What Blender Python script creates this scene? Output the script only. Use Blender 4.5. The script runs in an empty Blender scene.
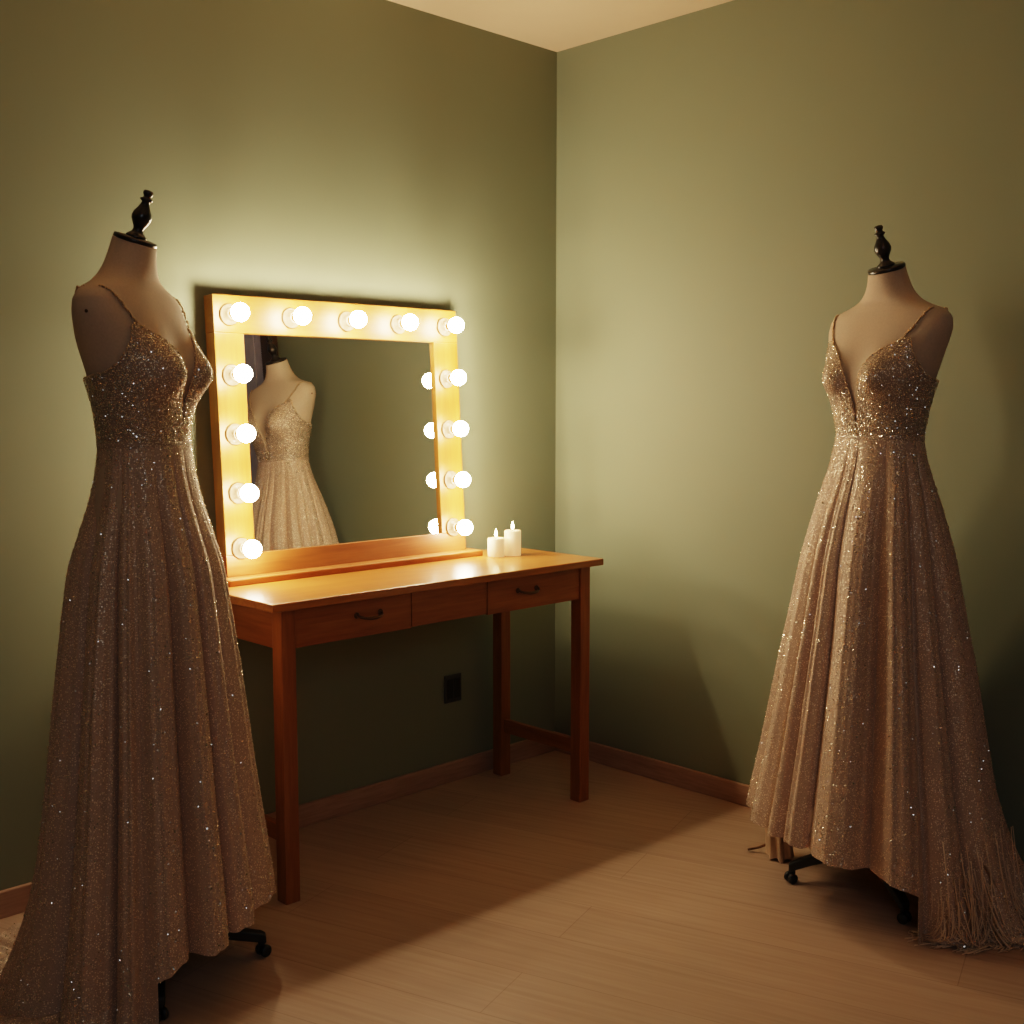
import bpy, bmesh, math, random
import numpy as np
from mathutils import Vector, Matrix
random.seed(7)
rng = np.random.default_rng(11)
PI = math.pi
scene = bpy.context.scene
COL = scene.collection

# ------------------------------------------------------------------ helpers
def link(o, parent=None):
    COL.objects.link(o)
    if parent is not None:
        o.parent = parent
    return o

def obj(name, bm, mat, parent=None, smooth=False, bevel=0.0, seg=2):
    me = bpy.data.meshes.new(name)
    bmesh.ops.recalc_face_normals(bm, faces=bm.faces[:])
    bm.to_mesh(me); bm.free()
    me.materials.append(mat)
    if smooth:
        for p in me.polygons: p.use_smooth = True
    o = link(bpy.data.objects.new(name, me), parent)
    if bevel > 0:
        m = o.modifiers.new('bevel', 'BEVEL'); m.width = bevel; m.segments = seg
        m.limit_method = 'ANGLE'; m.angle_limit = math.radians(40)
    return o

def mesh_np(name, verts, faces, mat, parent=None, smooth=True):
    me = bpy.data.meshes.new(name)
    me.from_pydata([tuple(map(float, v)) for v in verts], [], [tuple(map(int, f)) for f in faces])
    me.materials.append(mat)
    if smooth:
        me.polygons.foreach_set('use_smooth', [True]*len(me.polygons))
    me.update()
    return link(bpy.data.objects.new(name, me), parent)

def thing(name, label, cat, loc=(0, 0, 0), rotz=0, group=None):
    o = bpy.data.objects.new(name, None); COL.objects.link(o)
    o.empty_display_size = .05
    o.location = loc; o.rotation_euler = (0, 0, rotz)
    tag(o, label, cat, group)
    return o

def tag(o, label, cat, group=None):
    o['label'] = label; o['category'] = cat
    if group: o['group'] = group
    return o

def struct(o):
    o['kind'] = 'structure'; return o

def box(bm, x0, x1, y0, y1, z0, z1):
    vs = [bm.verts.new(p) for p in [(x0,y0,z0),(x1,y0,z0),(x1,y1,z0),(x0,y1,z0),(x0,y0,z1),(x1,y0,z1),(x1,y1,z1),(x0,y1,z1)]]
    for f in [(0,3,2,1),(4,5,6,7),(0,1,5,4),(1,2,6,5),(2,3,7,6),(3,0,4,7)]:
        bm.faces.new([vs[i] for i in f])
    return vs

def bx(*a):
    bm = bmesh.new(); box(bm, *a); return bm

def lathe(bm, prof, n=32, M=None, cap=True):
    """prof: list of (radius, height) turned about local z, M places it."""
    M = M or Matrix.Identity(4)
    rings = []
    for r, h in prof:
        if r < 1e-6:
            rings.append([bm.verts.new(M @ Vector((0, 0, h)))])
        else:
            rings.append([bm.verts.new(M @ Vector((r*math.cos(2*PI*i/n), r*math.sin(2*PI*i/n), h))) for i in range(n)])
    for a, b in zip(rings, rings[1:]):
        for i in range(n):
            j = (i+1) % n
            if len(a) == 1 and len(b) == 1: continue
            if len(a) == 1: bm.faces.new((a[0], b[j], b[i]))
            elif len(b) == 1: bm.faces.new((a[i], a[j], b[0]))
            else: bm.faces.new((a[i], a[j], b[j], b[i]))
    if cap:
        for r in (rings[0], rings[-1]):
            if len(r) > 2: bm.faces.new(r)

def tube(bm, pts, rad, n=8, cap=True):
    pts = [Vector(p) for p in pts]
    rads = rad if isinstance(rad, (list, tuple)) else [rad]*len(pts)
    rings = []; up = Vector((0, 0, 1)); prev = None
    for i, p in enumerate(pts):
        t = (pts[min(i+1, len(pts)-1)] - pts[max(i-1, 0)]).normalized()
        if prev is None:
            a = up if abs(t.dot(up)) < .95 else Vector((1, 0, 0))
            u = t.cross(a).normalized()
        else:
            u = (prev - t*prev.dot(t))
            u = u.normalized() if u.length > 1e-6 else prev
        prev = u; w = t.cross(u)
        rings.append([bm.verts.new(p + (u*math.cos(2*PI*k/n) + w*math.sin(2*PI*k/n))*rads[i]) for k in range(n)])
    for a, b in zip(rings, rings[1:]):
        for i in range(n):
            j = (i+1) % n
            bm.faces.new((a[i], a[j], b[j], b[i]))
    if cap:
        bm.faces.new(rings[0]); bm.faces.new(rings[-1])

def sphere(bm, c, r, u=16, v=10, sz=1.0):
    M = Matrix.Translation(c)
    prof = [(r*math.sin(PI*k/v) if 0 < k < v else 0, -r*sz*math.cos(PI*k/v)) for k in range(v+1)]
    lathe(bm, prof, u, M, cap=False)

# ------------------------------------------------------------------ materials
def new_mat(name):
    m = bpy.data.materials.new(name); m.use_nodes = True
    nt = m.node_tree; nt.nodes.clear()
    out = nt.nodes.new('ShaderNodeOutputMaterial')
    b = nt.nodes.new('ShaderNodeBsdfPrincipled')
    nt.links.new(b.outputs[0], out.inputs[0])
    return m, nt, b

def N(nt, kind, **kw):
    n = nt.nodes.new(kind)
    for k, v in kw.items(): setattr(n, k, v)
    return n

def ramp(nt, stops):
    r = N(nt, 'ShaderNodeValToRGB')
    els = r.color_ramp.elements
    while len(els) > 1: els.remove(els[-1])
    els[0].position = stops[0][0]; els[0].color = (*stops[0][1], 1)
    for p, c in stops[1:]:
        e = els.new(p); e.color = (*c, 1)
    return r

def coords(nt, scale=(1, 1, 1), rot=(0, 0, 0), which='Object'):
    tc = N(nt, 'ShaderNodeTexCoord'); mp = N(nt, 'ShaderNodeMapping')
    nt.links.new(tc.outputs[which], mp.inputs[0])
    mp.inputs['Scale'].default_value = scale; mp.inputs['Rotation'].default_value = rot
    return mp

def plain(name, color, rough=.5, metal=0.0, noise=.06, nscale=30, bump=0.0, coat=0.0):
    m, nt, b = new_mat(name); L = nt.links.new
    mp = coords(nt)
    nz = N(nt, 'ShaderNodeTexNoise'); nz.inputs['Scale'].default_value = nscale; nz.inputs['Detail'].default_value = 4
    L(mp.outputs[0], nz.inputs[0])
    r = ramp(nt, [(.3, tuple(c*(1-noise) for c in color)), (.7, tuple(min(1, c*(1+noise)) for c in color))])
    L(nz.outputs['Fac'], r.inputs[0]); L(r.outputs[0], b.inputs['Base Color'])
    b.inputs['Roughness'].default_value = rough; b.inputs['Metallic'].default_value = metal
    b.inputs['Coat Weight'].default_value = coat
    if bump:
        bp = N(nt, 'ShaderNodeBump'); bp.inputs['Strength'].default_value = bump; bp.inputs['Distance'].default_value = .002
        L(nz.outputs['Fac'], bp.inputs['Height']); L(bp.outputs[0], b.inputs['Normal'])
    return m

def wood(name, dark, mid, light, axis='X', rough=.35, coat=.0, scale=1.0):
    m, nt, b = new_mat(name); L = nt.links.new
    s = {'X': (1.2, 16, 16), 'Y': (16, 1.2, 16), 'Z': (16, 16, 1.2)}[axis]
    mp = coords(nt, tuple(v*scale for v in s))
    nz = N(nt, 'ShaderNodeTexNoise'); nz.inputs['Scale'].default_value = 1.6; nz.inputs['Detail'].default_value = 6; nz.inputs['Distortion'].default_value = .8
    L(mp.outputs[0], nz.inputs[0])
    r = ramp(nt, [(.25, dark), (.5, mid), (.75, light)])
    L(nz.outputs['Fac'], r.inputs[0])
    nf = N(nt, 'ShaderNodeTexNoise'); nf.inputs['Scale'].default_value = 9; nf.inputs['Detail'].default_value = 3
    L(mp.outputs[0], nf.inputs[0])
    mx = N(nt, 'ShaderNodeMix', data_type='RGBA', blend_type='MULTIPLY'); mx.inputs[0].default_value = .35
    rf = ramp(nt, [(.35, (.55, .5, .45)), (.6, (1, 1, 1))])
    L(nf.outputs['Fac'], rf.inputs[0]); L(r.outputs[0], mx.inputs[6]); L(rf.outputs[0], mx.inputs[7])
    L(mx.outputs[2], b.inputs['Base Color'])
    b.inputs['Roughness'].default_value = rough; b.inputs['Coat Weight'].default_value = coat; b.inputs['Coat Roughness'].default_value = .22
    bp = N(nt, 'ShaderNodeBump'); bp.inputs['Strength'].default_value = .08; bp.inputs['Distance'].default_value = .001
    L(nz.outputs['Fac'], bp.inputs['Height']); L(bp.outputs[0], b.inputs['Normal'])
    return m

def wall_mat(name, color, warm):
    m, nt, b = new_mat(name); L = nt.links.new
    mp = coords(nt)
    nz = N(nt, 'ShaderNodeTexNoise'); nz.inputs['Scale'].default_value = 1.3; nz.inputs['Detail'].default_value = 3
    L(mp.outputs[0], nz.inputs[0])
    r = ramp(nt, [(.3, color), (.7, warm)]); L(nz.outputs['Fac'], r.inputs[0])
    L(r.outputs[0], b.inputs['Base Color'])
    b.inputs['Roughness'].default_value = .62; b.inputs['Specular IOR Level'].default_value = .35
    n2 = N(nt, 'ShaderNodeTexNoise'); n2.inputs['Scale'].default_value = 160; n2.inputs['Detail'].default_value = 3
    L(mp.outputs[0], n2.inputs[0])
    bp = N(nt, 'ShaderNodeBump'); bp.inputs['Strength'].default_value = .05; bp.inputs['Distance'].default_value = .002
    L(n2.outputs['Fac'], bp.inputs['Height']); L(bp.outputs[0], b.inputs['Normal'])
    return m

def floor_mat():
    m, nt, b = new_mat('laminate floor'); L = nt.links.new
    rot = math.radians(-108)
    mp = coords(nt, (1, 1, 1), (0, 0, rot))
    br = N(nt, 'ShaderNodeTexBrick'); br.offset = .43
    br.inputs['Scale'].default_value = 1; br.inputs['Brick Width'].default_value = 1.5; br.inputs['Row Height'].default_value = .19
    br.inputs['Mortar Size'].default_value = .0012; br.inputs['Mortar Smooth'].default_value = .3
    br.inputs['Color1'].default_value = (.93, .93, .93, 1); br.inputs['Color2'].default_value = (1.04, 1.04, 1.04, 1); br.inputs['Mortar'].default_value = (.74, .72, .7, 1)
    L(mp.outputs[0], br.inputs['Vector'])
    mp2 = coords(nt, (1.5, 20, 1), (0, 0, rot))
    # Mapping rotates after scaling, so scale in a second mapping
    mp2.inputs['Scale'].default_value = (1, 1, 1)
    mp3 = N(nt, 'ShaderNodeMapping'); mp3.inputs['Scale'].default_value = (1.8, 42, 1)
    L(mp2.outputs[0], mp3.inputs[0])
    nz = N(nt, 'ShaderNodeTexNoise'); nz.inputs['Scale'].default_value = 1.7; nz.inputs['Detail'].default_value = 7; nz.inputs['Distortion'].default_value = .5
    L(mp3.outputs[0], nz.inputs[0])
    r = ramp(nt, [(.3, (.445, .30, .21)), (.5, (.49, .335, .24)), (.72, (.53, .37, .268))])
    L(nz.outputs['Fac'], r.inputs[0])
    mx = N(nt, 'ShaderNodeMix', data_type='RGBA', blend_type='MULTIPLY'); mx.inputs[0].default_value = 1
    L(r.outputs[0], mx.inputs[6]); L(br.outputs['Color'], mx.inputs[7]); L(mx.outputs[2], b.inputs['Base Color'])
    b.inputs['Roughness'].default_value = .48; b.inputs['Specular IOR Level'].default_value = .4
    return m

def emit(name, color, strength):
    m, nt, b = new_mat(name)
    b.inputs['Base Color'].default_value = (1, .95, .85, 1)
    b.inputs['Emission Color'].default_value = (*color, 1); b.inputs['Emission Strength'].default_value = strength
    b.inputs['Roughness'].default_value = .2
    return m

def dress_mat(name, base, dens, scale):
    """champagne tulle covered in tiny glinting sequins: each Voronoi cell holds one round disc with its own tilt"""
    m, nt, b = new_mat(name); L = nt.links.new
    mp = coords(nt)
    vo = N(nt, 'ShaderNodeTexVoronoi'); vo.inputs['Scale'].default_value = scale
    L(mp.outputs[0], vo.inputs['Vector'])
    disc = N(nt, 'ShaderNodeMath', operation='LESS_THAN'); disc.inputs[1].default_value = .36
    L(vo.outputs['Distance'], disc.inputs[0])
    sep = N(nt, 'ShaderNodeSeparateColor'); L(vo.outputs['Color'], sep.inputs[0])
    # clumps of sequins: density follows a slow noise
    nz = N(nt, 'ShaderNodeTexNoise'); nz.inputs['Scale'].default_value = 14; nz.inputs['Detail'].default_value = 2
    L(mp.outputs[0], nz.inputs[0])
    th = N(nt, 'ShaderNodeMath', operation='MULTIPLY_ADD'); th.inputs[1].default_value = 1.1; th.inputs[2].default_value = dens-.55
    L(nz.outputs['Fac'], th.inputs[0])
    has = N(nt, 'ShaderNodeMath', operation='LESS_THAN'); L(sep.outputs[0], has.inputs[0]); L(th.outputs[0], has.inputs[1])
    seq = N(nt, 'ShaderNodeMath', operation='MULTIPLY'); L(disc.outputs[0], seq.inputs[0]); L(has.outputs[0], seq.inputs[1])
    mx = N(nt, 'ShaderNodeMix', data_type='RGBA')
    n3 = N(nt, 'ShaderNodeTexNoise'); n3.inputs['Scale'].default_value = 600; n3.inputs['Detail'].default_value = 1
    L(mp.outputs[0], n3.inputs[0])
    rb = ramp(nt, [(.3, tuple(c*.82 for c in base)), (.7, tuple(c*1.12 for c in base))]); L(n3.outputs['Fac'], rb.inputs[0])
    L(rb.outputs[0], mx.inputs[6]); mx.inputs[7].default_value = (.98, .8, .6, 1)
    L(seq.outputs[0], mx.inputs[0]); L(mx.outputs[2], b.inputs['Base Color'])
    mm = N(nt, 'ShaderNodeMath', operation='MULTIPLY'); L(seq.outputs[0], mm.inputs[0]); mm.inputs[1].default_value = .6
    L(mm.outputs[0], b.inputs['Metallic'])
    rr = N(nt, 'ShaderNodeMapRange'); rr.inputs[3].default_value = .62; rr.inputs[4].default_value = .38
    L(seq.outputs[0], rr.inputs[0]); L(rr.outputs[0], b.inputs['Roughness'])
    # tilt the normal per cell
    ge = N(nt, 'ShaderNodeNewGeometry')
    s1 = N(nt, 'ShaderNodeVectorMath', operation='SUBTRACT'); L(vo.outputs['Color'], s1.inputs[0]); s1.inputs[1].default_value = (.5, .5, .5)
    s2 = N(nt, 'ShaderNodeVectorMath', operation='SCALE'); L(s1.outputs[0], s2.inputs[0])
    k = N(nt, 'ShaderNodeMath', operation='MULTIPLY'); L(seq.outputs[0], k.inputs[0]); k.inputs[1].default_value = .35
    L(k.outputs[0], s2.inputs['Scale'])
    ad = N(nt, 'ShaderNodeVectorMath', operation='ADD'); L(ge.outputs['Normal'], ad.inputs[0]); L(s2.outputs[0], ad.inputs[1])
    no = N(nt, 'ShaderNodeVectorMath', operation='NORMALIZE'); L(ad.outputs[0], no.inputs[0]); L(no.outputs[0], b.inputs['Normal'])
    b.inputs['Sheen Weight'].default_value = .25; b.inputs['Sheen Roughness'].default_value = .4
    b.inputs['Sheen Tint'].default_value = (1, .8, .62, 1)
    return m

WARM = (1.0, .77, .50)
M = {}
M['wall'] = wall_mat('sage wall paint', (.222, .250, .172), (.234, .260, .180))
M['ceiling'] = plain('ceiling paint', (.70, .54, .38), .8, noise=.02, nscale=6)
M['floor'] = floor_mat()
M['skirting'] = wood('skirting laminate', (.38, .23, .16), (.45, .28, .195), (.5, .32, .23), 'X', .5)
M['skirting_y'] = wood('skirting laminate side', (.38, .23, .16), (.45, .28, .195), (.5, .32, .23), 'Y', .5)
wc = ((.24, .075, .018), (.33, .11, .028), (.41, .15, .04))
M['wood_x'] = wood('honey wood along', *wc, 'X', .4)
M['wood_y'] = wood('honey wood across', *wc, 'Y', .4)
M['wood_z'] = wood('honey wood upright', *wc, 'Z', .4)
M['top'] = wood('honey wood tabletop', (.34, .115, .022), (.43, .155, .032), (.50, .20, .045), 'X', .3, .25)
M['frame'] = wood('golden pine frame', (.27, .10, .013), (.34, .14, .019), (.40, .18, .028), 'X', .45, .05, .8)
M['frame_z'] = wood('golden pine frame upright', (.27, .10, .013), (.34, .14, .019), (.40, .18, .028), 'Z', .45, .05, .8)
M['gap'] = plain('dark seam', (.10, .035, .016), .8)
M['iron'] = plain('dark bronze pull', (.13, .07, .035), .35, .6)
M['porcelain'] = plain('porcelain holder', (.24, .165, .105), .35)
M['brass'] = plain('brass screw shell', (.5, .26, .12), .35, .9)
M['bulb'] = emit('lit opal bulb', WARM, 150)
M['bulb_top'] = emit('lit opal bulb of the top row', WARM, 205)
M['flame'] = emit('candle flame', (1, .70, .32), 90)
M['black'] = plain('black lacquer', (.012, .009, .008), .28, noise=.2, coat=.3)
M['castor'] = plain('black plastic', (.012, .012, .012), .45)
M['linen'] = plain('beige jersey', (.56, .43, .32), .75, noise=.05, nscale=220, bump=.06)
M['bodice'] = dress_mat('beaded champagne bodice', (.42, .295, .22), .80, 300)
M['skirt'] = dress_mat('sequinned champagne tulle', (.56, .39, .29), .50, 270)
M['lining'] = plain('champagne satin lining', (.66, .48, .34), .5)
M['sequin'] = plain('gold sequin', (.95, .86, .74), .22, 1.0)
M['bead'] = plain('gold bead', (.66, .47, .30), .3, .75)
M['thread'] = plain('champagne thread', (.82, .62, .44), .6)
M['outlet'] = plain('dark socket plastic', (.05, .05, .045), .4)
M['door'] = plain('grey lavender door paint', (.42, .40, .50), .5)
M['doorframe'] = wood('dark brown door frame', (.05, .028, .02), (.07, .04, .028), (.09, .05, .035), 'Z', .5)

m, nt, b = new_mat('mirror glass')
b.inputs['Metallic'].default_value = 1; b.inputs['Roughness'].default_value = .015
nz = N(nt, 'ShaderNodeTexNoise'); nz.inputs['Scale'].default_value = 3
r = ramp(nt, [(.3, (.80, .82, .80)), (.7, (.83, .85, .83))]); nt.links.new(nz.outputs['Fac'], r.inputs[0]); nt.links.new(r.outputs[0], b.inputs['Base Color'])
M['mirror'] = m

m, nt, b = new_mat('candle wax'); L = nt.links.new
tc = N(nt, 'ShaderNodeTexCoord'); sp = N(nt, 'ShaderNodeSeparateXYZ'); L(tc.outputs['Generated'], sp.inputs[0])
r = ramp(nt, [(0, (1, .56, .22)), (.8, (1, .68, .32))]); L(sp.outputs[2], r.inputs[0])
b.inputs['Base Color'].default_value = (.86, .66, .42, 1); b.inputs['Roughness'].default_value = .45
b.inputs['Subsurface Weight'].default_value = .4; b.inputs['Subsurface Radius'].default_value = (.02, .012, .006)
L(r.outputs[0], b.inputs['Emission Color']); b.inputs['Emission Strength'].default_value = .6  # glow of the lit candle put into the wax as emission
M['wax'] = m

# ------------------------------------------------------------------ room
H = 2.433; S = 4.7; T = .12
struct(obj('floor', bx(-S, T, -S, T, -.1, 0), M['floor']))
struct(obj('ceiling', bx(-S, T, -S, T, H, H+.1), M['ceiling']))
struct(obj('wall_left', bx(-S, 0, 0, T, 0, H), M['wall']))
struct(obj('wall_right', bx(0, T, -S, T, 0, H), M['wall']))
struct(obj('wall_back', bx(-S, T, -S-T, -S, 0, H), M['wall']))
struct(obj('wall_far', bx(-S-T, -S, -S-T, T, 0, H), M['wall']))
def skirting(name, x0, x1, y0, y1, mat):
    struct(obj(name, bx(x0, x1, y0, y1, 0, .0674), mat, bevel=.003))
skirting('baseboard_left', -S, 0, -.013, 0, M['skirting'])
skirting('baseboard_right', -.013, 0, -1.845, -.013, M['skirting_y'])
skirting('baseboard_right_near', -.013, 0, -S, -2.845, M['skirting_y'])
# door on the right wall, seen only in the mirror
d = bpy.data.objects.new('door_1', None); COL.objects.link(d); struct(d); d.location = (0, -2.345, 0)
bm = bmesh.new(); box(bm, -.03, 0, .40, .50, 0, 2.1); box(bm, -.03, 0, -.50, -.40, 0, 2.1); box(bm, -.03, 0, -.40, .40, 2.0, 2.1)
obj('door_frame', bm, M['doorframe'], d, bevel=.004)
bm = bx(-.012, 0, -.40, .40, 0, 2.0)
for z0, z1 in ((.15, .9), (1.05, 1.85)):
    for y0, y1 in ((-.32, -.04), (.04, .32)):
        box(bm, -.018, -.011, y0, y1, z0, z1)
obj('door_leaf', bm, M['door'], d, bevel=.003)
bm = bmesh.new(); tube(bm, [(-.012, .34, 1.0), (-.05, .34, 1.0), (-.055, .33, 1.0), (-.055, .23, 1.0)], .008)
obj('door_handle', bm, M['iron'], d, True)

# ------------------------------------------------------------------ wall outlet
o = thing('wall_outlet', 'dark two gang wall outlet low on the wall under the table', 'outlet', (-.491, 0, .311))
obj('cover_plate', bx(-.036, .036, -.008, 0, -.046, .046), M['outlet'], o, bevel=.003)
for x in (-.016, .016):
    bm = bx(x-.013, x+.013, -.0105, -.007, -.033, .033)
    obj('socket_insert', bm, M['castor'], o, bevel=.002)

# ------------------------------------------------------------------ dressing table
ZT = .764
tb = thing('dressing_table', 'honey brown wooden dressing table with two drawers and square legs', 'table', (-.86, -.235, 0), math.radians(-.6))
TX0, TX1, TY0, TY1 = -.598, .592, -.222, .195
obj('tabletop', bx(TX0, TX1, TY0, TY1, ZT-.021, ZT), M['top'], tb, bevel=.003)
LX0, LX1, LY0, LY1 = -.563, .551, -.203, .213-.0
LW = .042; LY1 = .195
for x in (LX0, LX1-LW):
    for y in (LY0, LY1-LW):
        bm = bx(x, x+LW, y, y+LW, 0, ZT-.021)
        obj('leg', bm, M['wood_z'], tb, bevel=.0025)
AZ0, AZ1 = .642, ZT-.021
bm = bx(LX0+.006, LX0+.024, LY0+LW, LY1-LW, AZ0, AZ1); obj('side_apron', bm, M['wood_y'], tb, bevel=.0015)
bm = bx(LX1-.024, LX1-.006, LY0+LW, LY1-LW, AZ0, AZ1); obj('side_apron', bm, M['wood_y'], tb, bevel=.0015)
bm = bx(LX0+LW, LX1-LW, LY1-.024, LY1-.008, AZ0, AZ1); obj('back_apron', bm, M['wood_x'], tb, bevel=.0015)
bm = bmesh.new(); box(bm, LX0+LW, LX1-LW, LY0+.022, LY0+.034, AZ0+.002, AZ1)
obj('drawer_rail', bm, M['gap'], tb)
DX = [LX0+LW, -.152, .124, LX1-LW]
yf = LY0+.006
def handle(parent, xc, zc):
    bm = bmesh.new()
    w = .038
    pts = [(xc+w*math.cos(a), yf-.004-.020*math.sin(a), zc+.006-.008*math.sin(a)) for a in [PI*k/14 for k in range(15)]]
    tube(bm, pts, [.0034+.0010*math.sin(PI*k/14) for k in range(15)], 8)
    for s in (-1, 1):
        lathe(bm, [(0, 0), (.008, 0), (.008, .003), (.005, .006), (0, .007)], 14,
              Matrix.Translation((xc+s*w, yf+.001, zc+.006)) @ Matrix.Rotation(PI/2, 4, 'X'))
    obj('handle', bm, M['iron'], parent, True)
for i, (a, c_) in enumerate(((DX[0], DX[1]), (DX[2], DX[3]))):
    dr = obj('drawer', bx(a+.0015, c_-.0015, yf, yf+.017, AZ0+.001, AZ1-.004), M['wood_x'], tb, bevel=.0015)
    handle(dr, -.295 if i == 0 else .283, .695 if i == 0 else .694)
obj('centre_panel', bx(DX[1]+.0015, DX[2]-.0015, yf+.001, yf+.018, AZ0+.004, AZ1-.002), M['wood_x'], tb, bevel=.0012)
for x in (LX0+.012, LX1-.030):
    obj('stretcher', bx(x, x+.018, LY0+LW-.002, LY1-LW+.002, .148, .192), M['wood_y'], tb, bevel=.002)

# ------------------------------------------------------------------ lighted mirror
mi = thing('vanity_mirror', 'square wooden vanity mirror ringed by thirteen lit globe bulbs', 'mirror', (-.944, -.099, ZT), math.radians(-.22))
MW, MB, MT = .427, .018, .768           # half width, bottom, top above the tabletop
lean = math.atan(.044/.745)
def upright(bm):
    bmesh.ops.rotate(bm, verts=bm.verts[:], cent=(0, 0, MB), matrix=Matrix.Rotation(-lean, 3, 'X'))
    return bm
GX0, GX1, GZ0, GZ1 = -.338, .329, .076, .667
D = .045
def frame_piece(name, mat, *b6):
    return obj(name, upright(bx(*b6)), mat, mi, bevel=.0018)
frame_piece('frame_rail', M['frame'], -MW, MW, 0, D, GZ1, MT)
frame_piece('frame_rail', M['wood_x'], -MW, MW, 0, D, MB, GZ0)  # same wood as the other frame pieces; weaker light painted in as darker tone
frame_piece('frame_stile', M['frame_z'], -MW, GX0, 0, D, GZ0, GZ1)
frame_piece('frame_stile', M['frame_z'], GX1, MW, 0, D, GZ0, GZ1)
obj('mirror_glass', upright(bx(GX0-.004, GX1+.004, .010, .016, GZ0-.004, GZ1+.004)), M['mirror'], mi)
obj('back_board', upright(bx(GX0-.004, GX1+.004, .018, .036, GZ0-.004, GZ1+.004)), M['wood_x'], mi)
obj('foot_ledge', bx(-.452, .452, -.052, .058, 0, .018), M['wood_x'], mi, bevel=.003)

xs_top = [-.381, -.187, .002, .192, .374]
zs = [1.478, 1.318, 1.161, 1.004, .856]
spots = [(x, zs[0]) for x in xs_top] + [(-.382, z) for z in zs[1:]] + [(.374, z) for z in zs[1:]]
def holder_bm():
    bm = bmesh.new()
    lathe(bm, [(0, 0), (.0285, 0), (.0285, .004), (.026, .007), (.0235, .0065), (.022, .0095), (.017, .011), (.0155, .020), (.0145, .022), (.012, .022), (.012, .016), (0, .016)], 32)
    return bm
def shell_bm():
    bm = bmesh.new()
    lathe(bm, [(.0105, .015), (.0115, .018), (.0105, .021), (.0115, .024), (.0105, .027), (.0115, .029), (.011, .032)], 20)
    return bm
def bulb_bm():
    bm = bmesh.new()
    R, c = .0245, .058
    prof = [(.0105, .031), (.0112, .033), (.0135, .0365)]
    st = math.asin(min(1, .0160/R))
    for k in range(15):
        a = st + (PI-st)*k/14
        prof.append((R*math.sin(a) if k < 14 else 0, c - R*math.cos(a)))
    lathe(bm, prof, 28, cap=False)
    return bm
hm = obj('lamp_holder', holder_bm(), M['porcelain'], None, True)
sm_ = obj('screw_shell', shell_bm(), M['brass'], hm, True)
lm_ = obj('light_bulb', bulb_bm(), M['bulb'], hm, True)
first = True; bright = []
for x, z in spots:
    if first: h, parts = hm, None; first = False
    else:
        h = hm.copy(); COL.objects.link(h)
        for s_ in (sm_, lm_):
            c_ = s_.copy(); COL.objects.link(c_); c_.parent = h
    if z > 1.4: bright.append(h)
    h.parent = mi
    zz = z - ZT
    h.location = (x, (zz-MB)*math.tan(lean) - .0005, zz)
    h.rotation_euler = (PI/2 - lean, 0, 0)

me_top = lm_.data.copy(); me_top.materials[0] = M['bulb_top']
for h in bright:
    for c_ in h.children:
        if c_.name.startswith('light_bulb'): c_.data = me_top

# ------------------------------------------------------------------ candles
def candle(x, y, h, label):
    c = thing('pillar_candle', label, 'candle', (x, y, ZT), 0, 'pillar candles on the dressing table')
    bm = bmesh.new(); r = .0265
    lathe(bm, [(0, 0), (r-.001, 0), (r, .002), (r, h-.004), (r-.0015, h-.001), (r-.004, h), (r-.008, h-.003), (.006, h-.005), (0, h-.005)], 36)
    obj('wax', bm, M['wax'], c, True)
    bm = bmesh.new(); tube(bm, [(0, 0, h-.006), (.0004, 0, h+.001), (.001, 0, h+.006)], .0011, 6); obj('wick', bm, M['iron'], c, True)
    bm = bmesh.new()
    lathe(bm, [(0, h+.002), (.0030, h+.005), (.0047, h+.010), (.0042, h+.015), (.0024, h+.021), (.0010, h+.026), (0, h+.029)], 16)
    obj('flame', bm, M['flame'], c, True)
candle(-.481, -.200, .060, 'shorter lit ivory pillar candle on the table, nearer the mirror')
candle(-.420, -.212, .080, 'taller lit ivory pillar candle on the table, farther from the mirror')

# ------------------------------------------------------------------ mannequin torso (local frame: +x forward, +y its left)
PZ = np.array([.95, 1.02, 1.10, 1.16, 1.22, 1.27, 1.32, 1.37, 1.408, 1.431, 1.450, 1.465, 1.477, 1.487, 1.498, 1.511, 1.528, 1.552, 1.579])
PA = np.array([.130, .128, .116, .104, .114, .126, .140, .155, .168, .173, .172, .163, .145, .117, .091, .072, .0575, .0475, .0415])
PF = np.array([.088, .088, .082, .078, .085, .090, .092, .088, .080, .073, .066, .060, .056, .053, .050, .0475, .0455, .043, .042])
PB = np.array([.100, .098, .086, .072, .074, .080, .086, .088, .084, .079, .073, .067, .066, .064, .062, .059, .054, .0475, .042])
PC = np.array([0, 0, 0, 0, .0, -.002, -.005, -.010, -.015, -.018, -.020, -.021, -.022, -.022, -.021, -.018, -.014, -.010, -.006])
def pch(x, xp, yp):
    """monotone cubic interpolation"""
    x = np.asarray(x, float); h = np.diff(xp); dl = np.diff(yp)/h
    mm = np.zeros_like(yp); mm[1:-1] = np.where(dl[1:]*dl[:-1] > 0, 2*dl[1:]*dl[:-1]/(dl[1:]+dl[:-1]+1e-12), 0)
    mm[0], mm[-1] = dl[0], dl[-1]
    i = np.clip(np.searchsorted(xp, x)-1, 0, len(xp)-2); t = (x-xp[i])/h[i]
    return ((2*t**3-3*t**2+1)*yp[i] + (t**3-2*t**2+t)*h[i]*mm[i] + (-2*t**3+3*t**2)*yp[i+1] + (t**3-t**2)*h[i]*mm[i+1])
ZK = 0.0
TILT = math.radians(19)
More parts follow.
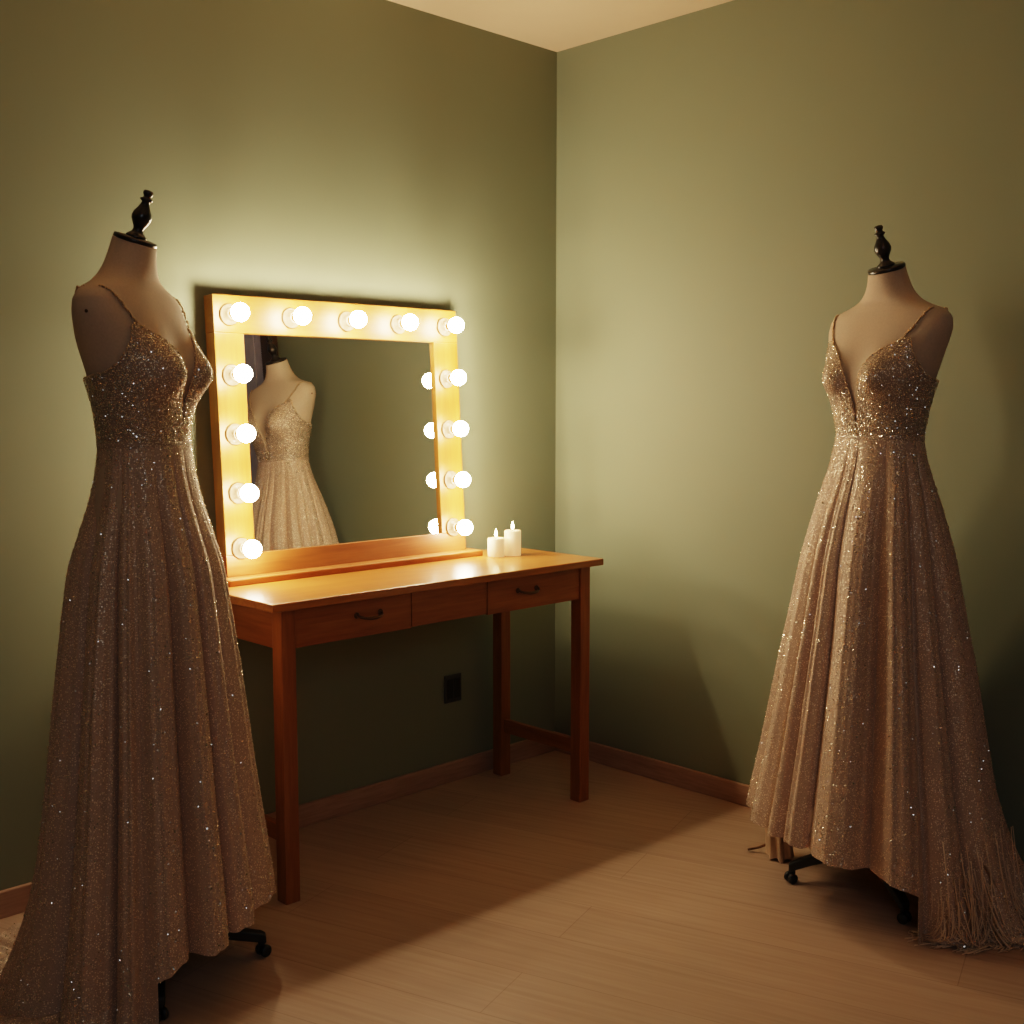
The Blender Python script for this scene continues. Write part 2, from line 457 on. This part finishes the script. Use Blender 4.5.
def body(psi, z, off=0.0):
    """point on the torso for angle psi (0 front, +90 its left) and height z"""
    psi = np.asarray(psi, float); z = np.asarray(z, float)
    a, f, b_, c = (pch(z, PZ, q) for q in (PA, PF, PB, PC))
    cs, sn = np.cos(psi), np.sin(psi)
    e = 2/2.25
    y = (a+off)*np.sign(sn)*np.abs(sn)**e
    x = c + np.where(cs > 0, f+off, b_+off)*np.sign(cs)*np.abs(cs)**e
    fr = np.clip(cs*1.6, 0, 1)
    dz = z-1.305
    bump = sum(np.exp(-((y-s*.066)/.046)**2) for s in (-1, 1))*np.exp(-(dz/np.where(dz > 0, .062, .045))**2)
    x = x + .042*bump*fr
    # shoulder blades
    bb = sum(np.exp(-((y-s*.07)/.05)**2) for s in (-1, 1))*np.exp(-((z-1.38)/.06)**2)
    x = x - .008*bb*np.clip(-cs*1.6, 0, 1)
    k = np.clip((z-1.49)/(1.579-1.49), 0, 1)
    k = k*k*(3-2*k)
    zz = z - k*np.tan(TILT)*(x-c)
    zz = zz - ZK*np.clip(zz-1.25, 0, None)
    return np.stack(np.broadcast_arrays(x, y, zz), -1)

def grid_faces(nr, nc, wrap=True, base=0):
    fs = []
    for i in range(nr-1):
        for j in range(nc if wrap else nc-1):
            k = (j+1) % nc
            fs.append((base+i*nc+j, base+i*nc+k, base+(i+1)*nc+k, base+(i+1)*nc+j))
    return fs

def mannequin(loc, rot, label, feet, footr):
    t = thing('mannequin', label, 'mannequin', loc, rot, 'dress form mannequins')
    nz_, nc = 110, 96
    zz = np.concatenate([np.linspace(.95, 1.42, 50, endpoint=False), np.linspace(1.42, 1.579, 60)])
    ps = np.linspace(0, 2*PI, nc, endpoint=False)
    V = body(ps[None, :], zz[:, None]).reshape(-1, 3)
    F = grid_faces(nz_, nc)
    F.append(tuple(range(nc))[::-1]); F.append(tuple((nz_-1)*nc+j for j in range(nc)))
    mesh_np('torso', V, F, M['linen'], t)
    # neck cap plate
    cap = Matrix.Translation((-.006, 0, 1.579-ZK*.329)) @ Matrix.Rotation(TILT, 4, 'Y')
    bm = bmesh.new(); lathe(bm, [(0, -.001), (.0430, -.001), (.0450, .001), (.0450, .006), (.0430, .009), (.020, .0105), (0, .0105)], 40, cap)
    nc_ = obj('neck_cap', bm, M['black'], t, True)
    bm = bmesh.new()
    lathe(bm, [(0, .009), (.021, .009), (.0215, .013), (.017, .017), (.0125, .021), (.0105, .027), (.0115, .032), (.0155, .039),
               (.0195, .047), (.0205, .054), (.0185, .062), (.0135, .071), (.0095, .079), (.0080, .085), (.0125, .088), (.0130, .091),
               (.0085, .094), (.0075, .097), (.0100, .101), (.0105, .105), (.0085, .109), (.0, .1105)], 28, cap)
    obj('finial', bm, M['black'], t, True)
    for s_ in (-1,):
        p = body(s_*PI*.5, 1.425, 0.0)
        bm = bmesh.new(); lathe(bm, [(0, -.001), (.0035, -.001), (.0035, .0008), (.002, .0014), (0, .0014)], 14, Matrix.Translation(tuple(p)) @ Matrix.Rotation(-s_*PI/2, 4, 'X'))
        obj('arm_screw', bm, M['iron'], t, True)
    bm = bmesh.new(); tube(bm, [(0, 0, .10), (0, 0, .96)], .014, 20); obj('pole', bm, M['castor'], t, True)
    bm = bmesh.new(); lathe(bm, [(0, .07), (.030, .07), (.034, .08), (.034, .125), (.024, .135), (.018, .16), (0, .16)], 28); obj('hub', bm, M['castor'], t, True)
    for a in feet:
        al = math.radians(a) - rot
        dx, dy = math.cos(al), math.sin(al)
        bm = bmesh.new()
        P = [(.02, .100), (.08, .088), (.14, .066), (footr, .045), (footr+.010, .040)]
        # tapered flat bar
        rings = []
        for i, (r_, z_) in enumerate(P):
            w = .017-.006*i/4; hh = .015-.005*i/4
            rings.append([bm.verts.new((dx*r_-dy*s*w, dy*r_+dx*s*w, z_+q*hh)) for s, q in ((-1, -1), (1, -1), (1, 1), (-1, 1))])
        for a_, b_ in zip(rings, rings[1:]):
            for i in range(4):
                j = (i+1) % 4; bm.faces.new((a_[i], a_[j], b_[j], b_[i]))
        bm.faces.new(rings[0]); bm.faces.new(rings[-1])
        lg = obj('leg', bm, M['castor'], t, bevel=.004)
        bm = bmesh.new()
        tube(bm, [(dx*footr, dy*footr, .045), (dx*footr, dy*footr, .018)], .008, 12)
        ca, sa = math.cos(al+.6), math.sin(al+.6)
        for s in (-1, 1):
            Mx = Matrix.Translation((dx*(footr+.004)-sa*s*.009, dy*(footr+.004)+ca*s*.009, .0135)) @ Matrix.Rotation(al+.6, 4, 'Z') @ Matrix.Rotation(PI/2, 4, 'X')
            lathe(bm, [(0, -.006), (.011, -.006), (.0135, -.003), (.0135, .003), (.011, .006), (0, .006)], 24, Mx)
        obj('castor', bm, M['castor'], lg, True)
    return t

# ------------------------------------------------------------------ gowns
def bead_chain(bm, pts, r, step):
    pts = [Vector(p) for p in pts]; acc = 0
    for a, b_ in zip(pts, pts[1:]):
        L_ = (b_-a).length
        while acc <= L_:
            p = a.lerp(b_, acc/L_ if L_ else 0)
            sphere(bm, p + Vector((rng.normal()*r*.25, rng.normal()*r*.25, rng.normal()*r*.25)), r*rng.uniform(.8, 1.2), 6, 4)
            acc += step
        acc -= L_

def top_edge(psi):
    """height of the neckline: deep front plunge, strap points, armholes, low back"""
    a = np.abs((np.degrees(psi)+180) % 360-180)
    return np.interp(a, [0, 1.2, 3, 6, 9, 13, 19, 27, 35, 40, 44, 52, 62, 75, 90, 110, 135, 160, 180],
                     [1.185, 1.20, 1.245, 1.30, 1.328, 1.350, 1.370, 1.387, 1.398, 1.404, 1.400, 1.372, 1.347, 1.322, 1.306, 1.300, 1.296, 1.285, 1.278])

def discs(P, Nrm, rad, tilt):
    """little hexagonal sequins at P facing about Nrm, each with its own tilt"""
    n = len(P)
    Nn = Nrm + rng.normal(size=(n, 3))*tilt
    Nn /= np.linalg.norm(Nn, axis=1, keepdims=True)
    A = np.cross(Nn, rng.normal(size=(n, 3))); A /= np.linalg.norm(A, axis=1, keepdims=True)
    B = np.cross(Nn, A)
    V = []
    for k in range(6):
        V.append(P + rad[:, None]*(A*math.cos(PI*k/3) + B*math.sin(PI*k/3)))
    V = np.stack(V, 1).reshape(-1, 3)
    F = [tuple(range(6*i, 6*i+6)) for i in range(n)]
    return V, F

def gown(loc, rot, label, wz, ww, hem_a, hem_z, train, flare, seed, wall_x=None, wall_y=None, lining_dip=None, nsk=24000, nfold=15):
    r_ = np.random.default_rng(seed)
    g = thing('evening_gown', label, 'gown', loc, rot, 'evening gowns on mannequins')
    cr, sr = math.cos(rot), math.sin(rot)
    ZW = 1.160
    # ---- bodice
    ps = np.unique(np.concatenate([np.linspace(-PI, PI, 181)[:-1], np.radians(np.linspace(-14, 14, 57))]))
    nr = 48; tt = np.linspace(0, 1, nr)
    zt = top_edge(ps)
    Z = ZW + (zt[None, :]-ZW)*tt[:, None]
    V = body(ps[None, :], Z, .005-.003*tt[:, None]**5)
    # princess seams: faint vertical ridges
    F = grid_faces(nr, len(ps))
    bo = mesh_np('bodice', V.reshape(-1, 3), F, M['bodice'], g)
    so = bo.modifiers.new('thick', 'SOLIDIFY'); so.thickness = .0025; so.offset = 1
    bm = bmesh.new()
    edge = body(ps, zt, .0052)
    bead_chain(bm, [tuple(p) for p in np.vstack([edge, edge[:1]])], .0021, .0044)
    tr = obj('beaded_edge', bm, M['bead'], g, True)
    # waist seam band
    bm = bmesh.new(); pw = np.linspace(0, 2*PI, 97)
    Vb = np.stack([body(pw[:-1], np.full(96, z), o_) for z, o_ in ((ZW-.007, .0075), (ZW-.004, .0088), (ZW+.004, .0088), (ZW+.007, .0075))], 0)
    bm.free()
    mesh_np('waistband', Vb.reshape(-1, 3), grid_faces(4, 96), M['bodice'], g)
    # straps
    for s in (-1, 1):
        path = []
        fz = np.linspace(1.398, 1.4745, 26)
        for z in fz:
            k = (z-1.398)/(1.4745-1.398)
            y = .098 + .040*k**.7
            a = float(pch(z, PZ, PA)); q = min(1, y/a)
            path.append(tuple(body(s*math.asin(q**(2.25/2)), z, .0035)))
        for z in np.linspace(1.4745, 1.300, 30):
            k = (1.4745-z)/(1.4745-1.300)
            y = .138 - .085*k**.3
            a = float(pch(z, PZ, PA)); q = min(1, y/a)
            path.append(tuple(body(s*(PI-math.asin(q**(2.25/2))), z, .0035)))
        bm = bmesh.new(); bead_chain(bm, path, .0030, .0048)
        obj('strap', bm, M['bead'], g, True)
    # ---- skirt
    NC, NR = 840, 130
    ps = np.linspace(-PI, PI, NC, endpoint=False)
    nf = nfold
    wdt = r_.uniform(.5, 1.6, nf); kn = np.concatenate([[0], np.cumsum(wdt)]); kn = kn/kn[-1]*2*PI - PI
    amp = r_.uniform(.45, 1.5, nf)
    def folds(psi, t):
        p = (psi + PI) % (2*PI) - PI
        i = np.clip(np.searchsorted(kn, p, side='right')-1, 0, nf-1)
        u = (p-kn[i])/(kn[i+1]-kn[i])
        big = (np.abs(np.sin(PI*u))**.8 - .66)*amp[i]*np.clip((kn[i+1]-kn[i])/.3, .5, 1.3)
        fine = (.10*np.sin(psi*47 + 3*np.sin(psi*5)) + .05*np.sin(psi*83+1.3))*(.4+.6*np.sin(psi*3.1+seed)**2)
        return big + fine*(1-.4*t)
    hz = np.interp((np.degrees(ps)), hem_a, hem_z)
    k_ = np.hanning(31); k_ /= k_.sum()
    hz = np.convolve(np.concatenate([hz[-15:], hz, hz[:15]]), k_, 'valid')
    tc_, tw, tl = train
    dd = (ps - math.radians(tc_) + PI) % (2*PI) - PI
    bell = np.exp(-(dd/math.radians(tw))**2)
    def skirt_pts(psi, t, hzc, bl, shrink=0.0, fold=1.0):
        z = ZW - .002 - (ZW-.002-hzc)*t
        w = np.interp(z, wz[::-1], ww[::-1])
        q = np.clip((ZW-z)/.30, 0, 1); q = q*q*(3-2*q)
        ex = (.086+.0)/.109*(1-q) + 1*q           # depth / width
        A = .0012 + .024*np.clip((ZW-z)/.55, 0, 1)**1.1 + .016*np.clip((ZW-z)/1.1, 0, 1)
        rr = w - shrink
        tw_ = .05*np.sin(3*psi+seed)*q
        rr = rr + A*fold*folds(psi + tw_*t, t)
        fl = np.clip((.34-z)/.34, 0, 1)
        rr = rr + flare*bl*fl**2.4
        x = rr*np.cos(psi)*ex + 0.004*(1-q); y = rr*np.sin(psi)
        return x, y, z
    def clampw(x, y):
        X = loc[0] + cr*x - sr*y; Y = loc[1] + sr*x + cr*y
        if wall_x is not None:
            lim = wall_x - .05; X = np.where(X > lim, lim + (.045)*(1-np.exp(-(X-lim)/.06)), X)
        X -= loc[0]; Y -= loc[1]
        return cr*X + sr*Y, -sr*X + cr*Y
    tt = np.linspace(0, 1, NR)**1.05
    x, y, z = skirt_pts(ps[None, :], tt[:, None], hz[None, :], bell[None, :])
    x, y = clampw(x, y)
    V = np.stack([x, y, z + 0*x], -1)
    # hem ripple
    V[-1, :, 2] = np.maximum(V[-1, :, 2] + .0015*np.sin(ps*40), .004)
    sk = mesh_np('skirt', V.reshape(-1, 3), grid_faces(NR, NC), M['skirt'], g)
    # ---- sequins on skirt and bodice, real little discs
    du = np.roll(V, -1, 1) - V; dv = np.empty_like(V); dv[:-1] = V[1:]-V[:-1]; dv[-1] = dv[-2]
    Nn = np.cross(dv, du); Nn /= np.linalg.norm(Nn, axis=2, keepdims=True)+1e-9
    fo = folds(ps, 1.0)
    wgt = np.clip(.35 + fo[None, :]*1.0, .05, 2)*(.8 + 1.2*np.clip(tt[:, None]-.85, 0, 1)/.15 + .7*np.clip(.2-tt[:, None], 0, 1)/.2)
    rad_ = np.hypot(V[..., 0], V[..., 1]); wgt = (wgt*rad_)[:-1]; wgt = (wgt/wgt.sum()).ravel()
    ids = r_.choice(len(wgt), nsk, p=wgt)
    ri, ci = ids // NC, ids % NC
    fu, fv = r_.uniform(0, 1, nsk)[:, None], r_.uniform(0, 1, nsk)[:, None]
    P = V[ri, ci] + du[ri, ci]*fu + dv[ri, ci]*fv + Nn[ri, ci]*.0012
    Vs, Fs = discs(P, Nn[ri, ci], r_.uniform(.0007, .0015, nsk)*np.where(r_.uniform(size=nsk) < .04, 1.6, 1), .55)
    sq = mesh_np('skirt_sequins', Vs, Fs, M['sequin'], sk, False); sq['kind'] = 'stuff'
    nb = 15000
    pb = r_.uniform(-PI, PI, nb); zb = ZW + (top_edge(pb)-ZW)*r_.uniform(0.0, 1, nb)
    P = body(pb, zb, .0085); e1 = body(pb+.01, zb, .0085)-P; e2 = body(pb, zb+.002, .0085)-P
    Nb = np.cross(e1, e2); Nb /= np.linalg.norm(Nb, axis=1, keepdims=True)
    Vs, Fs = discs(P, Nb, r_.uniform(.0007, .0014, nb)*np.where(r_.uniform(size=nb) < .04, 1.6, 1), .55)
    sq = mesh_np('bodice_sequins', Vs, Fs, M['sequin'], bo, False); sq['kind'] = 'stuff'
    # ---- lining
    hl = hz + .035
    if lining_dip:
        d2 = (ps - math.radians(lining_dip[0]) + PI) % (2*PI) - PI
        hl = hl*(1-np.exp(-(d2/math.radians(13))**4)) + .012*np.exp(-(d2/math.radians(13))**4)
    x, y, z = skirt_pts(ps[None, ::4], np.linspace(0, 1, 60)[:, None], hl[None, ::4], bell[None, ::4]*.5, .014, .7)
    x, y = clampw(x, y)
    mesh_np('lining', np.stack([x, y, z+0*x], -1).reshape(-1, 3), grid_faces(60, NC//4), M['lining'], g)
    # ---- train lying on the floor
    sel = np.where(bell > .04)[0]
    order = np.argsort(dd[sel]); sel = sel[order]
    nq = 22; rows = []
    base = V[-1, sel]
    for i in range(nq):
        k = i/(nq-1)
        ext = tl*bell[sel]**.8*k
        u = np.stack([np.cos(ps[sel]), np.sin(ps[sel])], -1)
        rip = .010*np.sin(ps[sel]*38+2*k)*k + .008*np.sin(ps[sel]*17+5*k)
        xy = base[:, :2] + u*ext[:, None]
        X_, Y_ = clampw(xy[:, 0], xy[:, 1])
        zz = .006 + np.abs(rip)*bell[sel] + base[:, 2]*(1-k)**3*.9
        rows.append(np.stack([X_, Y_, zz if i else base[:, 2]], -1))
    TV = np.stack(rows, 0)
    tn = mesh_np('train', TV.reshape(-1, 3), grid_faces(nq, len(sel), False), M['skirt'], g)
    nt_ = 1300
    ii = r_.integers(0, nq-1, nt_); jj = r_.integers(0, len(sel)-1, nt_)
    P = TV[ii, jj] + (TV[ii+1, jj]-TV[ii, jj])*r_.uniform(0, 1, nt_)[:, None] + np.array([0, 0, .002])
    Vs, Fs = discs(P, np.tile([0, 0, 1.], (nt_, 1)), r_.uniform(.0010, .002, nt_), .6)
    sq = mesh_np('train_sequins', Vs, Fs, M['sequin'], tn, False); sq['kind'] = 'stuff'
    return g

L_LOC, L_ROT = (-1.808, -.511, 0), math.radians(304)
R_LOC, R_ROT = (-.312, -1.397, 0), math.radians(168)
mannequin(L_LOC, L_ROT, 'headless beige mannequin at left beside the table, facing right', (-27.6, 62.4, 152.4, -117.6), .222)
gown(L_LOC, L_ROT, 'champagne sequinned gown on the left mannequin, beside the lighted mirror', 
     np.array([1.16, 1.10, 1.037, .908, .78, .607, .478, .349, .22, .10, 0]), np.array([.112, .118, .128, .155, .171, .190, .204, .221, .238, .249, .256]),
     [-180, -130, -106, -88, -65, -48, -35, 17, 60, 95, 120, 180], [.0, .0, .01, .035, .085, .125, .135, .172, .17, .10, .0, .0],
     (-160, 55, .16), .07, 3)
ZK = .034
mannequin(R_LOC, R_ROT, 'headless beige mannequin at right before the bare wall, facing left', (120, 30, 300, 236), .185)
gown(R_LOC, R_ROT, 'champagne sequinned gown on the right mannequin with fringed train on the floor',
     np.array([1.16, 1.10, .995, .85, .70, .51, .365, .22, .10, 0]), np.array([.112, .123, .150, .179, .203, .236, .261, .289, .304, .310]),
     [-180, -150, -120, -90, -60, 0, 40, 56, 67, 90, 180], [0, .01, .10, .185, .195, .19, .165, .135, .105, .015, 0],
     (126, 36, .09), .11, 5, wall_x=0.0)

# fringe of loose threads at the train of the right gown
gR = [o for o in COL.objects if o.name.startswith('evening_gown')][-1]
def rl(psi, r): a = math.radians(psi); return r*math.cos(a), r*math.sin(a)
bm = bmesh.new(); rf = random.Random(4)
for i in range(115):
    p0 = rf.uniform(66, 112); z0 = rf.choice((.05, .08, .11, .14, .22))*rf.uniform(.7, 1.2); r0 = .315 + .03*rf.random()
    p1 = p0 + rf.uniform(-9, 9); r1 = float(np.interp(p1, [62, 70, 82, 98, 115], [.24, .29, .34, .39, .43]))*rf.uniform(.93, 1.05)
    a = Vector((*rl(p0, r0), z0)); c_ = Vector((*rl(p1, r1), .005+.004*rf.random()))
    b_ = Vector((*rl((p0*.6+p1*.4), r0+.03), z0*.25))
    pts = [(a*(1-t)**2 + b_*2*t*(1-t) + c_*t*t) for t in [k/9 for k in range(10)]]
    for k in range(1, 5):
        q = rl(p1 + rf.choice((-1, 1))*k*rf.uniform(.5, 2.2), r1 + .004*k); pts.append(Vector((*q, .004)))
    tube(bm, pts, rf.choice((.0008, .0011, .0014)), 5)
fr = obj('train_fringe', bm, M['thread'], gR, True); fr['kind'] = 'stuff'
def ribbon(pts, w):
    bm = bmesh.new(); pts = [Vector(p) for p in pts]; prev = None
    for i, p in enumerate(pts):
        t = (pts[min(i+1, len(pts)-1)]-pts[max(0, i-1)]).normalized()
        s = Vector((-t.y, t.x, 0)); s = s.normalized() if s.length > 1e-4 else Vector((0, 1, 0))
        ww_ = w*(1-.5*i/len(pts))
        cur = (bm.verts.new(p-s*ww_), bm.verts.new(p+s*ww_))
        if prev: bm.faces.new((prev[0], prev[1], cur[1], cur[0]))
        prev = cur
    o = obj('train_ribbon', bm, M['lining'], gR, True)
    sd = o.modifiers.new('thick', 'SOLIDIFY'); sd.thickness = .0012
for p0, p1, z0 in ((80, 92, .16), (93, 104, .17), (104, 103, .13)):
    pts = []
    for k in range(16):
        t = k/15; q = rl(p0+(p1-p0)*t + 4*math.sin(3*t), .33 + .07*t**1.3)
        pts.append((*q, z0*(1-t)**1.6+.007))
    ribbon(pts, .009)

# gathered end of the lining hanging to the floor on the far side, with its loose tie
bm = bmesh.new(); NB = 40
q0 = rl(-84, .285)
rings = []
for k in range(13):
    t = k/12; z = .24*(1-t)+.004
    rr0 = .020 + .012*math.sin(PI*t)*.6 + .012*t**3
    cx, cy = q0[0] + .010*math.sin(3*t), q0[1] + .012*t
    rings.append([bm.verts.new((cx + (rr0*(1+.22*math.sin(7*a+2*t)))*math.cos(a), cy + (rr0*(1+.22*math.sin(7*a+2*t)))*math.sin(a), z + .004*math.sin(5*a)*(t > .95))) for a in [2*PI*i/NB for i in range(NB)]])
for a_, b_ in zip(rings, rings[1:]):
    for i in range(NB):
        j = (i+1) % NB; bm.faces.new((a_[i], a_[j], b_[j], b_[i]))
obj('lining_tail', bm, M['lining'], gR, True)
bm = bmesh.new()
p_ = rl(-84, .31); p2 = rl(-78, .36)
tube(bm, [(*p_, .03), ((p_[0]+p2[0])/2, (p_[1]+p2[1])/2, .016), (*p2, .006)], .0035, 8)
obj('lining_tie', bm, M['iron'], gR, True)

# ------------------------------------------------------------------ added cool fill light, not a lamp of the room
def area(name, loc, target, size, power, color):
    l = bpy.data.lights.new(name, 'AREA'); l.energy = power; l.size = size; l.color = color; l.shape = 'DISK'
    o = bpy.data.objects.new(name, l); COL.objects.link(o); o.location = loc
    o.rotation_euler = (Vector(target)-Vector(loc)).to_track_quat('-Z', 'Y').to_euler()
area('cool_fill', (-3.6, -4.0, 2.3), (-1.2, -.8, .6), 1.2, 10, (.74, .85, 1))

w = bpy.data.worlds.new('world'); scene.world = w; w.use_nodes = True
w.node_tree.nodes['Background'].inputs[0].default_value = (.3, .35, .45, 1); w.node_tree.nodes['Background'].inputs[1].default_value = .02

# ------------------------------------------------------------------ camera
cd = bpy.data.cameras.new('camera'); cam = bpy.data.objects.new('camera', cd); COL.objects.link(cam)
cd.sensor_width = 36; cd.lens = 40.868; cd.clip_start = .02
yaw, pit = .794589289, .0952921968
cam.location = (-2.97576, -2.81238, 1.24999)
fwd = Vector((math.cos(yaw)*math.cos(pit), math.sin(yaw)*math.cos(pit), -math.sin(pit)))
cam.rotation_euler = fwd.to_track_quat('-Z', 'Y').to_euler()
scene.camera = cam
scene.view_settings.view_transform = 'Filmic'
scene.view_settings.look = 'Medium High Contrast'
scene.view_settings.exposure = .06
scene.cycles.use_denoising = True
scene.cycles.denoising_prefilter = 'NONE'
scene.cycles.max_bounces = 8
scene.cycles.sample_clamp_indirect = 6
scene.cycles.caustics_reflective = False
